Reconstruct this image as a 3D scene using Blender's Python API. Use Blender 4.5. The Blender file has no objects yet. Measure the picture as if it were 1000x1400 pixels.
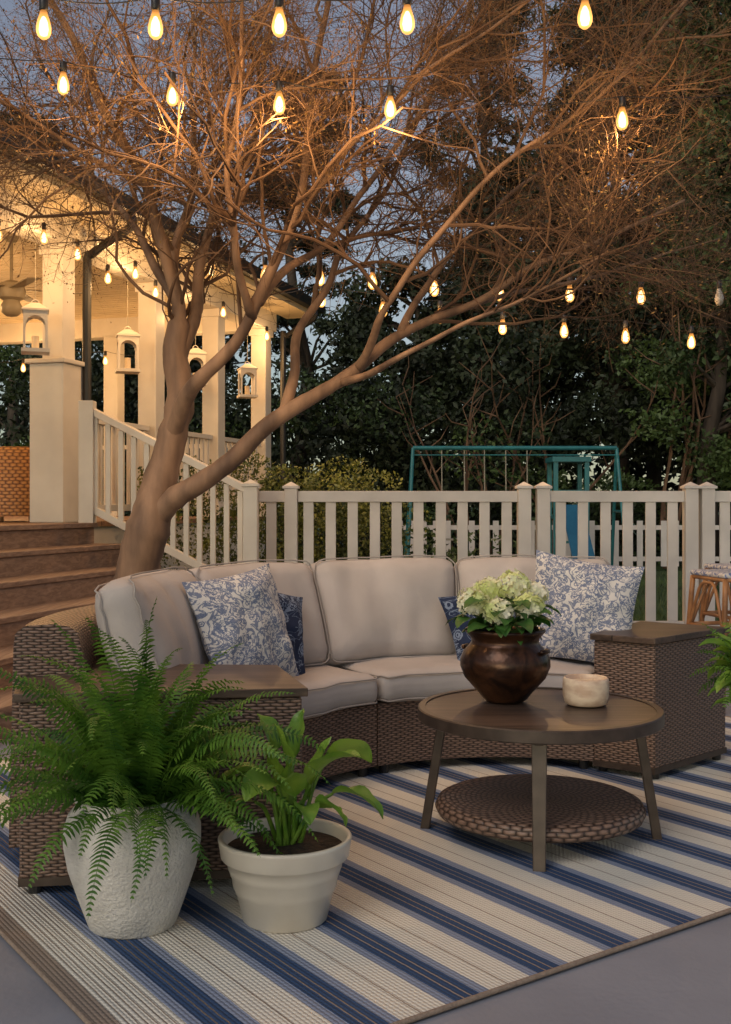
import bpy, bmesh, math, random
import numpy as np
from mathutils import Vector, Matrix, noise
rnd = random.Random(7)
npr = np.random.RandomState(5)
sc = bpy.context.scene
PI = math.pi
# ------------------------------------------------------------------ materials
def mth(nt, op, a, b=None, c=None):
    n = nt.nodes.new('ShaderNodeMath'); n.operation = op
    for i, x in enumerate((a, b, c)):
        if x is None: continue
        if isinstance(x, (int, float)): n.inputs[i].default_value = x
        else: nt.links.new(x, n.inputs[i])
    return n.outputs[0]
def mixc(nt, fac, a, b, mode='MIX'):
    n = nt.nodes.new('ShaderNodeMix'); n.data_type = 'RGBA'; n.blend_type = mode
    for s, x in ((n.inputs[0], fac), (n.inputs[6], a), (n.inputs[7], b)):
        if isinstance(x, (int, float)): s.default_value = x
        elif isinstance(x, tuple): s.default_value = (x[0], x[1], x[2], 1)
        else: nt.links.new(x, s)
    return n.outputs[2]
def newmat(name):
    m = bpy.data.materials.new(name); m.use_nodes = True
    nt = m.node_tree
    return m, nt, nt.nodes['Principled BSDF']
def coord(nt, which='Object'):
    return nt.nodes.new('ShaderNodeTexCoord').outputs[which]
def noise_n(nt, vec, scale, detail=3, dist=0, rough=.5):
    n = nt.nodes.new('ShaderNodeTexNoise')
    n.inputs['Scale'].default_value = scale; n.inputs['Detail'].default_value = detail
    n.inputs['Distortion'].default_value = dist; n.inputs['Roughness'].default_value = rough
    if vec is not None: nt.links.new(vec, n.inputs['Vector'])
    return n.outputs['Fac']
def mapping(nt, vec, scale=(1,1,1), rot=(0,0,0)):
    n = nt.nodes.new('ShaderNodeMapping'); n.inputs['Scale'].default_value = scale; n.inputs['Rotation'].default_value = rot
    nt.links.new(vec, n.inputs['Vector']); return n.outputs[0]
def bump(nt, bs, h, strength=.3, dist=.01):
    b = nt.nodes.new('ShaderNodeBump'); b.inputs['Strength'].default_value = strength; b.inputs['Distance'].default_value = dist
    nt.links.new(h, b.inputs['Height']); nt.links.new(b.outputs[0], bs.inputs['Normal'])
def ramp(nt, fac, stops, interp='LINEAR'):
    r = nt.nodes.new('ShaderNodeValToRGB'); r.color_ramp.interpolation = interp
    el = r.color_ramp.elements
    while len(el) < len(stops): el.new(.5)
    for e, (p, c) in zip(el, stops):
        e.position = p; e.color = (c[0], c[1], c[2], 1)
    nt.links.new(fac, r.inputs[0]); return r.outputs[0]
def basic(name, c1, c2=None, rough=.6, metal=0, scale=6, detail=3, b=.0, bscale=60, stretch=(1,1,1), contrast=(.35,.65), transl=0, coat=0):
    m, nt, bs = newmat(name)
    if c2 is None: c2 = tuple(x*.8 for x in c1)
    v = mapping(nt, coord(nt), stretch)
    f = noise_n(nt, v, scale, detail)
    col = ramp(nt, f, [(contrast[0], c2), (contrast[1], c1)])
    nt.links.new(col, bs.inputs['Base Color'])
    bs.inputs['Roughness'].default_value = rough; bs.inputs['Metallic'].default_value = metal
    if coat: bs.inputs['Coat Weight'].default_value = coat
    if b: bump(nt, bs, noise_n(nt, v, bscale, 3), b, .01)
    if transl:
        t = nt.nodes.new('ShaderNodeBsdfTranslucent'); nt.links.new(col, t.inputs[0])
        mx = nt.nodes.new('ShaderNodeMixShader'); mx.inputs[0].default_value = transl
        nt.links.new(bs.outputs[0], mx.inputs[1]); nt.links.new(t.outputs[0], mx.inputs[2])
        nt.links.new(mx.outputs[0], nt.nodes['Material Output'].inputs[0])
    return m
def wicker(name, light, dark, h=.0095, w=.040):
    m, nt, bs = newmat(name)
    uv = coord(nt, 'UV'); sp = nt.nodes.new('ShaderNodeSeparateXYZ'); nt.links.new(uv, sp.inputs[0])
    u, v = sp.outputs[0], sp.outputs[1]
    v = mth(nt, 'ADD', v, mth(nt, 'MULTIPLY', noise_n(nt, uv, 18, 2), .012))
    u = mth(nt, 'ADD', u, mth(nt, 'MULTIPLY', noise_n(nt, uv, 9, 2), .03))
    vr = mth(nt, 'DIVIDE', v, h); row = mth(nt, 'FLOOR', vr)
    prof = mth(nt, 'ABSOLUTE', mth(nt, 'SINE', mth(nt, 'MULTIPLY', vr, PI)))
    prof = mth(nt, 'POWER', prof, .5)
    ph = mth(nt, 'ADD', mth(nt, 'MULTIPLY', u, 2*PI/w), mth(nt, 'MULTIPLY', row, PI))
    ov = mth(nt, 'ADD', mth(nt, 'MULTIPLY', mth(nt, 'SINE', ph), .5), .5)
    ov = mth(nt, 'POWER', ov, .35)
    hgt = mth(nt, 'MULTIPLY', prof, ov)
    nz = noise_n(nt, mapping(nt, uv, (22, 100, 1)), 1.0, 2)
    fac = mth(nt, 'MULTIPLY', hgt, mth(nt, 'ADD', mth(nt, 'MULTIPLY', nz, 1.3), .3))
    col = ramp(nt, fac, [(.15, dark), (.85, light)])
    nt.links.new(col, bs.inputs['Base Color']); bs.inputs['Roughness'].default_value = .42
    bump(nt, bs, hgt, .9, .004)
    return m
def woodm(name, c1, c2, axis='X', plank=.12, rough=.5):
    m, nt, bs = newmat(name)
    o = coord(nt); sp = nt.nodes.new('ShaderNodeSeparateXYZ'); nt.links.new(o, sp.inputs[0])
    s = (1.5, 28, 28) if axis == 'X' else (28, 1.5, 28)
    g = noise_n(nt, mapping(nt, o, s), 1.6, 5, .6)
    a = sp.outputs[1] if axis == 'X' else sp.outputs[0]
    pl = mth(nt, 'DIVIDE', a, plank)
    fr = mth(nt, 'FRACT', mth(nt, 'ADD', pl, 100.0))
    gap = mth(nt, 'LESS_THAN', fr, .025)
    wn = nt.nodes.new('ShaderNodeTexWhiteNoise'); wn.noise_dimensions = '1D'
    nt.links.new(mth(nt, 'FLOOR', pl), wn.inputs['W'])
    f = mth(nt, 'ADD', g, mth(nt, 'MULTIPLY', mth(nt, 'SUBTRACT', wn.outputs[0], .5), .25))
    col = ramp(nt, f, [(.3, c2), (.7, c1)])
    col = mixc(nt, gap, col, tuple(x*.3 for x in c2))
    nt.links.new(col, bs.inputs['Base Color']); bs.inputs['Roughness'].default_value = rough
    bump(nt, bs, mth(nt, 'SUBTRACT', g, gap), .25, .004)
    return m

M = {}
M['wick'] = wicker('wicker_brown', (.25,.16,.12), (.034,.020,.015))
M['wick_or'] = wicker('wicker_orange', (.60,.28,.09), (.16,.06,.02), .03, .06)
M['wood_top'] = woodm('weathered_wood', (.125,.082,.060), (.045,.029,.022), 'X', .14, .38)
M['metal_br'] = basic('brown_metal', (.080,.058,.046), (.055,.039,.031), .42, .2, 20)
M['cush'] = basic('cushion_fabric', (.52,.475,.455), (.45,.41,.39), .9, 0, 5, 4, .3, 450)
M['pipe'] = basic('cushion_piping', (.40,.365,.345), (.33,.30,.285), .9)
M['white'] = basic('white_paint', (.76,.71,.64), (.66,.61,.55), .45, 0, 3, 4, .05, 30)
M['fencew'] = basic('white_vinyl', (.74,.69,.65), (.60,.56,.53), .4, 0, 2.5, 4, .04, 30)
M['cream'] = basic('cream_ceiling', (.70,.58,.40), (.62,.51,.35), .6)
M['deck'] = woodm('deck_wood', (.36,.21,.12), (.19,.105,.06), 'Y', .14, .55)
M['step'] = woodm('step_wood', (.44,.30,.22), (.24,.155,.11), 'Y', 5.0, .6)
M['black'] = basic('black_metal', (.02,.02,.022), (.014,.014,.016), .4)
M['shing'] = basic('roof_shingle', (.05,.043,.038), (.025,.022,.02), .9, 0, 12, 4, .5, 30)
M['teal'] = basic('teal_metal', (.03,.20,.22), (.025,.15,.17), .4)
M['slide'] = basic('blue_plastic', (.03,.14,.24), (.02,.11,.2), .3)
M['conc'] = basic('painted_concrete', (.29,.305,.36), (.225,.238,.285), .6, 0, 1.6, 7, .15, 60)
M['soil'] = basic('potting_soil', (.05,.03,.02), (.015,.01,.008), .95, 0, 60, 3, .8, 80)
M['potw'] = basic('textured_white_ceramic', (.68,.66,.63), (.57,.55,.52), .85, 0, 16, 6, .7, 110)
M['potc'] = basic('cream_ceramic', (.68,.64,.57), (.56,.51,.44), .35, 0, 4, 5, .06, 30, coat=.3)
M['stone'] = basic('alabaster', (.80,.64,.48), (.60,.42,.30), .4, 0, 14, 6, .12, 30, (1,1,2), (.4,.6))
M['wax'] = basic('wax', (.85,.70,.50), (.78,.62,.42), .5)
M['bark'] = basic('crape_bark', (.36,.22,.135), (.12,.072,.048), .7, 0, 7, 6, .5, 20, (1,1,.2), (.36,.64))
M['twig'] = basic('twig_bark', (.20,.118,.068), (.085,.045,.026), .8, 0, 3, 2)
M['tleaf'] = basic('seed_and_bud', (.22,.14,.045), (.12,.06,.02), .7, 0, 1.5, 2)
M['dbark'] = basic('dark_bark', (.075,.058,.045), (.03,.022,.016), .9, 0, 6, 3, .4, 20, (1,1,.2))
M['fern'] = basic('fern_green', (.15,.30,.035), (.03,.105,.012), .5, 0, 9, 3, transl=.28)
M['hosta'] = basic('hosta_green', (.24,.40,.06), (.10,.24,.03), .35, 0, 9, 3, .1, 40, transl=.3)
M['hydl'] = basic('hydrangea_leaf', (.07,.19,.035), (.03,.10,.018), .4, 0, 20, 3, .1, 60, transl=.2)
M['hydf'] = basic('hydrangea_floret', (.90,.88,.72), (.66,.74,.30), .6, 0, 11, 2, contrast=(.38,.58), transl=.2)
M['fol1'] = basic('foliage_dark', (.030,.047,.017), (.006,.011,.004), .65, 0, .9, 3)
M['fol2'] = basic('foliage_mid', (.075,.125,.032), (.012,.026,.008), .6, 0, .8, 3)
M['fol3'] = basic('pine_needles', (.030,.048,.024), (.009,.016,.010), .8, 0, .8, 3)
M['box'] = basic('boxwood_leaf', (.19,.20,.035), (.04,.065,.014), .5, 0, 3, 3)
M['grass'] = basic('lawn', (.05,.095,.02), (.022,.048,.012), .9, 0, .8, 6, .6, 30)
M['flash'] = basic('lamp_glass_unlit', (.5,.45,.38), (.4,.36,.3), .15)
M['rope'] = basic('white_cord', (.4,.37,.3), None, .8)
M['rattan'] = basic('rattan_cane', (.42,.20,.08), (.22,.10,.04), .4, 0, 12)
M['wstrap'] = basic('white_weave', (.65,.63,.62), (.15,.2,.4), .5, 0, 60, 2, 0, 60, (1,1,1), (.42,.5))
# bronze urn
m, nt, bs = newmat('bronze_glaze'); M['bronze'] = m
f = noise_n(nt, coord(nt), 12, 4, 1)
nt.links.new(ramp(nt, f, [(.38,(.020,.010,.007)),(.72,(.11,.046,.022))]), bs.inputs['Base Color'])
bs.inputs['Metallic'].default_value = .45; bs.inputs['Roughness'].default_value = .28
bump(nt, bs, noise_n(nt, coord(nt), 18, 3), .4, .01)
# pavers
m, nt, bs = newmat('stone_pavers'); M['paver'] = m
bt = nt.nodes.new('ShaderNodeTexBrick'); bt.inputs['Scale'].default_value = 4
bt.inputs['Color1'].default_value = (.13,.12,.12,1); bt.inputs['Color2'].default_value = (.19,.17,.165,1); bt.inputs['Mortar'].default_value = (.05,.045,.045,1)
bt.inputs['Mortar Size'].default_value = .02
nt.links.new(coord(nt), bt.inputs['Vector'])
nt.links.new(mixc(nt, .4, bt.outputs[0], ramp(nt, noise_n(nt, coord(nt), 10, 5), [(.3,(.08,.075,.075)),(.7,(.25,.23,.22))])), bs.inputs['Base Color'])
bs.inputs['Roughness'].default_value = .8
# rug
m, nt, bs = newmat('striped_rug'); M['rug'] = m
o = coord(nt); sp = nt.nodes.new('ShaderNodeSeparateXYZ'); nt.links.new(o, sp.inputs[0]); x, y = sp.outputs[0], sp.outputs[1]
cream=(.82,.78,.69); peri=(.26,.31,.44); navy=(.018,.062,.17); tan=(.32,.25,.20)
per=.262
xw = mth(nt,'ADD', x, mth(nt,'MULTIPLY', mth(nt,'SUBTRACT', noise_n(nt, o, 40, 2), .5), .004))
t = mth(nt, 'FRACT', mth(nt, 'ADD', mth(nt, 'DIVIDE', mth(nt, 'SUBTRACT', xw, .165), per), 10.0))
def s_(m_): return m_/per
st = [(0,cream),(s_(.008),peri),(s_(.036),navy),(s_(.060),tan),(s_(.064),navy),(s_(.083),tan),(s_(.087),navy),(s_(.110),peri),(s_(.140),cream),(s_(.196),tan),(s_(.200),cream)]
c = ramp(nt, t, st, 'CONSTANT')
bt2 = mth(nt, 'FRACT', mth(nt, 'DIVIDE', xw, .017))
bl = mth(nt, 'LESS_THAN', bt2, .20)
bord = mixc(nt, bl, cream, tan)
c = mixc(nt, mth(nt, 'LESS_THAN', xw, .165), c, bord)
c = mixc(nt, mth(nt, 'LESS_THAN', xw, .055), c, tan)
RB=.0115
rib = mth(nt, 'ABSOLUTE', mth(nt, 'SINE', mth(nt, 'MULTIPLY', x, PI/RB)))
rowi = mth(nt, 'FLOOR', mth(nt, 'DIVIDE', x, RB))
dash = mth(nt, 'SINE', mth(nt, 'ADD', mth(nt, 'MULTIPLY', y, 2*PI/.018), mth(nt, 'MULTIPLY', rowi, 2.1)))
hg = mth(nt, 'ADD', mth(nt, 'MULTIPLY', dash, .4), rib)
dk = mth(nt, 'MULTIPLY', mth(nt, 'LESS_THAN', hg, .32), .5)
c = mixc(nt, dk, c, mixc(nt, .5, c, (.05,.04,.03)))
c = mixc(nt, mth(nt, 'MULTIPLY', noise_n(nt, o, 3, 5), .18), c, mixc(nt, .5, c, (.25,.24,.23)))
nt.links.new(c, bs.inputs['Base Color']); bs.inputs['Roughness'].default_value = .95
bump(nt, bs, hg, .7, .004)
M['rugedge'] = basic('rug_binding', (.32,.25,.20), (.25,.19,.15), .95, 0, 80, 2, .4, 200)
# toile
def toile(name, bg, fg, s, thr=.05):
    m, nt, bs = newmat(name)
    uv = mapping(nt, coord(nt, 'UV'), (s, s, s))
    n1 = noise_n(nt, uv, 7, 3, 2.2)
    band = mth(nt, 'LESS_THAN', mth(nt, 'ABSOLUTE', mth(nt, 'SUBTRACT', n1, .5)), thr)
    n2 = noise_n(nt, uv, 22, 2, 1.5)
    b2 = mth(nt, 'LESS_THAN', mth(nt, 'ABSOLUTE', mth(nt, 'SUBTRACT', n2, .5)), .035)
    vo = nt.nodes.new('ShaderNodeTexVoronoi'); vo.inputs['Scale'].default_value = 11; nt.links.new(uv, vo.inputs['Vector'])
    d = vo.outputs['Distance']
    pet = mth(nt, 'MULTIPLY', mth(nt, 'LESS_THAN', d, .38), mth(nt, 'GREATER_THAN', mth(nt, 'SINE', mth(nt, 'MULTIPLY', mth(nt,'ADD', d, mth(nt,'MULTIPLY', n2, .25)), 48)), -.3))
    big = mth(nt, 'GREATER_THAN', noise_n(nt, uv, 3.2, 1), .46)
    a = mth(nt, 'MAXIMUM', mth(nt, 'MULTIPLY', band, .85), mth(nt, 'MULTIPLY', b2, mth(nt,'SUBTRACT', 1.0, big)))
    a = mth(nt, 'MAXIMUM', mth(nt, 'MULTIPLY', a, .9), mth(nt, 'MULTIPLY', mth(nt, 'MULTIPLY', pet, big), .85))
    nt.links.new(mixc(nt, a, bg, fg), bs.inputs['Base Color']); bs.inputs['Roughness'].default_value = .9
    bump(nt, bs, noise_n(nt, uv, 250, 2), .2, .003)
    return m
M['toile'] = toile('blue_toile', (.68,.66,.64), (.045,.095,.23), 1.3)
M['navyp'] = toile('navy_fabric', (.010,.022,.065), (.22,.28,.40), .45, .012)
# bulbs
def emis(name, stops, transp=0):
    m = bpy.data.materials.new(name); m.use_nodes = True; nt = m.node_tree; nt.nodes.clear()
    out = nt.nodes.new('ShaderNodeOutputMaterial'); e = nt.nodes.new('ShaderNodeEmission')
    uv = nt.nodes.new('ShaderNodeTexCoord').outputs['UV']; sp = nt.nodes.new('ShaderNodeSeparateXYZ'); nt.links.new(uv, sp.inputs[0])
    nt.links.new(ramp(nt, sp.outputs[1], stops), e.inputs[0]); e.inputs[1].default_value = 1
    sh = e.outputs[0]
    if transp:
        tr_ = nt.nodes.new('ShaderNodeBsdfTransparent'); mx = nt.nodes.new('ShaderNodeMixShader'); mx.inputs[0].default_value = 1-transp
        nt.links.new(tr_.outputs[0], mx.inputs[1]); nt.links.new(sh, mx.inputs[2]); sh = mx.outputs[0]
    nt.links.new(sh, out.inputs[0])
    try: m.cycles.emission_sampling = 'NONE'
    except Exception: pass
    return m
M['bulb'] = emis('lit_bulb_glass', [(0,(1.5,.62,.13)),(.4,(2.6,1.2,.32)),(.8,(1.6,.66,.14)),(1,(.7,.24,.05))], .28)
M['fila'] = emis('lit_filament', [(0,(14,9.5,4.2)),(1,(14,9.5,4.2))])
# ------------------------------------------------------------------ mesh tools
def empty(name, loc=(0,0,0)):
    e = bpy.data.objects.new(name, None); e.empty_display_size = .1; e.location = loc
    sc.collection.objects.link(e); return e
def attach(o, p):
    o.parent = p; o.matrix_parent_inverse = Matrix.Translation(-Vector(p.location)); 
class MB:
    def __init__(s): s.v=[]; s.f=[]; s.uv=[]; s.m=[]
    def add(s, verts, faces, uvs=None, mi=0):
        b = len(s.v); s.v.extend([tuple(p) for p in verts])
        for i, f in enumerate(faces):
            s.f.append([k+b for k in f]); s.m.append(mi)
            if uvs is not None: s.uv.extend(uvs[i])
            else: s.uv.extend([(0,0)]*len(f))
    def build(s, name, mats, parent=None, smooth=False, recalc=True, bevel=0, subd=0, autosm=False):
        me = bpy.data.meshes.new(name); me.from_pydata(s.v, [], s.f)
        if not isinstance(mats, (list, tuple)): mats = [mats]
        for m in mats: me.materials.append(m)
        me.polygons.foreach_set('material_index', s.m)
        ul = me.uv_layers.new(name='UVMap'); ul.data.foreach_set('uv', np.array(s.uv, dtype=np.float32).ravel())
        me.polygons.foreach_set('use_smooth', [smooth]*len(s.f))
        if recalc:
            bm = bmesh.new(); bm.from_mesh(me); bmesh.ops.recalc_face_normals(bm, faces=bm.faces); bm.to_mesh(me); bm.free()
        me.update()
        o = bpy.data.objects.new(name, me); sc.collection.objects.link(o)
        if parent: attach(o, parent)
        if bevel:
            b = o.modifiers.new('Bevel', 'BEVEL'); b.width = bevel; b.segments = 2; b.limit_method = 'ANGLE'
        if autosm and smooth:
            e = o.modifiers.new('es', 'EDGE_SPLIT'); e.split_angle = math.radians(40)
        return o
    def obox(s, o, ax, ay, az, mi=0, uvs=True):
        o=Vector(o); ax=Vector(ax); ay=Vector(ay); az=Vector(az)
        P=[o,o+ax,o+ax+ay,o+ay,o+az,o+ax+az,o+ax+ay+az,o+ay+az]
        F=[(0,3,2,1),(4,5,6,7),(0,1,5,4),(1,2,6,5),(2,3,7,6),(3,0,4,7)]
        a,b,c=ax.length,ay.length,az.length
        U=[[(0,0),(0,b),(a,b),(a,0)],[(0,0),(a,0),(a,b),(0,b)],[(0,0),(a,0),(a,c),(0,c)],[(0,0),(b,0),(b,c),(0,c)],[(0,0),(a,0),(a,c),(0,c)],[(0,0),(b,0),(b,c),(0,c)]]
        s.add(P,F,U,mi)
    def box(s, c, size, rz=0, mi=0):
        ca, sa = math.cos(rz), math.sin(rz); sx, sy, sz = size
        ax=Vector((ca,sa,0))*sx; ay=Vector((-sa,ca,0))*sy; az=Vector((0,0,sz))
        s.obox(Vector(c)-ax/2-ay/2-az/2, ax, ay, az, mi)
    def beam(s, p, q, w, h, mi=0, up=(0,0,1)):
        p=Vector(p); q=Vector(q); d=q-p; up=Vector(up); side=d.cross(up).normalized(); u2=side.cross(d).normalized()
        s.obox(p-side*w/2-u2*h/2, d, side*w, u2*h, mi)
    def prism(s, poly, z0, z1, mi=0):
        n=len(poly); P=[(x,y,z0) for x,y in poly]+[(x,y,z1) for x,y in poly]; F=[];U=[];L=0
        for i in range(n):
            j=(i+1)%n; l=math.dist(poly[i],poly[j])
            F.append((i,j,j+n,i+n)); U.append([(L,z0),(L+l,z0),(L+l,z1),(L,z1)]); L+=l
        F.append(tuple(range(n,2*n))); U.append([tuple(p) for p in poly])
        F.append(tuple(reversed(range(n)))); U.append([tuple(p) for p in reversed(poly)])
        s.add(P,F,U,mi)
    def lathe(s, prof, c=(0,0,0), seg=48, mi=0, capb=True):
        P=[];F=[];U=[];n=len(prof); vl=[0]
        for i in range(1,n): vl.append(vl[-1]+math.dist(prof[i],prof[i-1]))
        for k in range(seg):
            a=2*PI*k/seg
            for r,z in prof: P.append((c[0]+r*math.cos(a),c[1]+r*math.sin(a),c[2]+z))
        rm=max(r for r,z in prof)
        for k in range(seg):
            k2=(k+1)%seg; u0=rm*2*PI*k/seg; u1=rm*2*PI*(k+1)/seg
            for i in range(n-1):
                F.append((k*n+i,k2*n+i,k2*n+i+1,k*n+i+1)); U.append([(u0,vl[i]),(u1,vl[i]),(u1,vl[i+1]),(u0,vl[i+1])])
        s.add(P,F,U,mi)
    def sweep(s, prof, c, a0, a1, n, mi=0):
        m=len(prof); P=[];F=[];U=[]; vl=[0]
        for i in range(m): vl.append(vl[-1]+math.dist(prof[i],prof[(i+1)%m]))
        for k in range(n+1):
            a=a0+(a1-a0)*k/n
            for r,z in prof: P.append((c[0]+r*math.cos(a),c[1]+r*math.sin(a),z))
        for k in range(n):
            A=a0+(a1-a0)*k/n; B=a0+(a1-a0)*(k+1)/n
            for i in range(m):
                j=(i+1)%m
                F.append((k*m+i,(k+1)*m+i,(k+1)*m+j,k*m+j)); 
                rr=(prof[i][0]+prof[j][0])/2
                U.append([(A*rr,vl[i]),(B*rr,vl[i]),(B*rr,vl[i+1]),(A*rr,vl[i+1])])
        F.append(tuple(range(m))); U.append([tuple(p) for p in prof])
        F.append(tuple(n*m+i for i in range(m))); U.append([tuple(p) for p in prof])
        s.add(P,F,U,mi)
    def tube(s, pts, rads, sides=8, mi=0, cap=True):
        pts=[Vector(p) for p in pts]; n=len(pts)
        if isinstance(rads,(int,float)): rads=[rads]*n
        t=(pts[1]-pts[0]).normalized(); a=Vector((0,0,1)) if abs(t.z)<.9 else Vector((1,0,0))
        nx=t.cross(a).normalized(); P=[];F=[];U=[];L=0
        for i in range(n):
            if 0<i<n-1: t2=(pts[i+1]-pts[i-1])
            elif i==0: t2=pts[1]-pts[0]
            else: t2=pts[-1]-pts[-2]
            if t2.length>1e-9: t=t2.normalized()
            nx=(nx-t*nx.dot(t)); nx=nx.normalized() if nx.length>1e-6 else t.orthogonal().normalized()
            ny=t.cross(nx)
            for k in range(sides):
                a=2*PI*k/sides; P.append(pts[i]+(nx*math.cos(a)+ny*math.sin(a))*rads[i])
        for i in range(n-1):
            l=(pts[i+1]-pts[i]).length
            for k in range(sides):
                k2=(k+1)%sides
                F.append((i*sides+k,i*sides+k2,(i+1)*sides+k2,(i+1)*sides+k)); U.append([(k*.01,L),((k+1)*.01,L),((k+1)*.01,L+l),(k*.01,L+l)])
            L+=l
        if cap:
            F.append(tuple(reversed(range(sides)))); U.append([(0,0)]*sides)
            F.append(tuple((n-1)*sides+k for k in range(sides))); U.append([(0,0)]*sides)
        s.add(P,F,U,mi)
def smoothpath(pts, k=4):
    P=[Vector(p) for p in pts]; P=[P[0]*2-P[1]]+P+[P[-1]*2-P[-2]]; out=[]
    for i in range(1,len(P)-2):
        for j in range(k):
            t=j/k; a,b,c,d=P[i-1],P[i],P[i+1],P[i+2]
            out.append(.5*((2*b)+(c-a)*t+(2*a-5*b+4*c-d)*t*t+(3*b-a-3*c+d)*t**3))
    out.append(P[-2]); return out
def quads_obj(name, C, A, B, mat, parent=None, fold=None):
    n=len(C); V=np.empty((n,4,3),dtype=np.float32)
    V[:,0]=C-A; V[:,1]=C+B; V[:,2]=C+A; V[:,3]=C-B
    me=bpy.data.meshes.new(name); me.vertices.add(n*4); me.vertices.foreach_set('co',V.ravel())
    me.loops.add(n*4); me.loops.foreach_set('vertex_index',np.arange(n*4,dtype=np.int32))
    me.polygons.add(n); me.polygons.foreach_set('loop_start',np.arange(0,n*4,4,dtype=np.int32))
    try: me.polygons.foreach_set('loop_total',np.full(n,4,dtype=np.int32))
    except Exception: pass
    me.materials.append(mat); me.update(calc_edges=True); me.validate()
    o=bpy.data.objects.new(name,me); sc.collection.objects.link(o)
    if parent: attach(o,parent)
    return o
def rand_unit(n):
    d=npr.normal(size=(n,3)); return d/np.linalg.norm(d,axis=1,keepdims=True)
def leafcloud(name, clumps, nper, size, mat, parent=None, aspect=.5, shell=.55, flat=0):
    Cs=[]
    for (x,y,z,rx,ry,rz) in clumps:
        n=int(nper*npr.uniform(.7,1.3)); d=rand_unit(n); r=npr.uniform(shell,1.05,size=(n,1))**.8
        r*= (1+.25*np.sin(d[:,:1]*5+x*3)*np.cos(d[:,2:3]*4+y))
        Cs.append(np.array([x,y,z])+d*r*np.array([rx,ry,rz]))
    C=np.concatenate(Cs); n=len(C)
    C=C[C[:,2]>.02]; n=len(C)
    A=rand_unit(n); 
    B=np.cross(A,rand_unit(n)); B/=np.linalg.norm(B,axis=1,keepdims=True)+1e-6
    s=npr.uniform(.6,1.3,size=(n,1))*size
    return quads_obj(name,C,A*s,B*s*aspect,mat,parent)

# ------------------------------------------------------------------ ground
mb=MB(); mb.add([(-300,-100,-.012),(300,-100,-.012),(300,500,-.012),(-300,500,-.012)],[(0,1,2,3)]); mb.build('lawn',M['grass'],recalc=False)
mb=MB(); mb.add([(-7,-3,-.004),(9,-3,-.004),(9,8.95,-.004),(-7,8.95,-.004)],[(0,1,2,3)]); mb.build('patio_concrete',M['conc'],recalc=False)
mb=MB(); mb.add([(-7,5.0,.0),(-.6,5.7,.0),(-.6,8.9,.0),(-7,8.9,.0)],[(0,1,2,3)]); mb.build('stone_paver_path',M['paver'],recalc=False)
# rug
th=math.radians(35.3); U0,V0=.90,1.93
mb=MB(); LX,LY,T=4.1,3.0,.009
mb.add([(0,0,T),(LX,0,T),(LX,LY,T),(0,LY,T)],[(0,1,2,3)],None,0)
rug=mb.build('striped_rug',[M['rug'],M['rugedge']],recalc=False)
rug.location=(U0*math.cos(th)-V0*math.sin(th),U0*math.sin(th)+V0*math.cos(th),0); rug.rotation_euler=(0,0,th)
mb=MB()
for a,b in (((0,0),(LX,0)),((LX,0),(LX,LY)),((LX,LY),(0,LY)),((0,LY),(0,0))):
    k=24; mb.tube([(a[0]+(b[0]-a[0])*i/k,a[1]+(b[1]-a[1])*i/k,.0065) for i in range(k+1)],.0065,6)
e=mb.build('binding',M['rugedge'],smooth=True); e.parent=rug

# ------------------------------------------------------------------ sofa
SC=(.59,3.82); rad=math.radians
sofa=empty('curved_wicker_sofa',(SC[0],SC[1],0))
def pol(r,a,z=0): return Vector((SC[0]+r*math.cos(a),SC[1]+r*math.sin(a),z))
for k,(a0,a1) in enumerate(((66.2,123.8),(124.2,187))):
    mb=MB(); mb.sweep([(.965,.05),(.965,.30),(.97,.31),(1.69,.31),(1.69,.05)],SC,rad(a0),rad(a1),30)
    mb.build('wicker_base_%d'%(k+1),M['wick'],sofa)
    mb=MB(); mb.sweep([(1.50,.312),(1.52,.62),(1.545,.735),(1.57,.755),(1.62,.765),(1.71,.76),(1.74,.735),(1.745,.70),(1.76,.05),(1.695,.05),(1.695,.312)],SC,rad(a0-.0),rad(a1+(3 if k else 0)),36)
    mb.build('wicker_backrest_%d'%(k+1),M['wick'],sofa,smooth=True,autosm=True)
    mb=MB()
    for a in (a0+3,a1-3):
        for r in (1.0,1.62):
            p=pol(r,rad(a)); mb.lathe([(0,0),(.02,0),(.024,.052),(0,.052)],(p.x,p.y,0),12)
    mb.build('feet_%d'%(k+1),M['black'],sofa)
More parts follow.
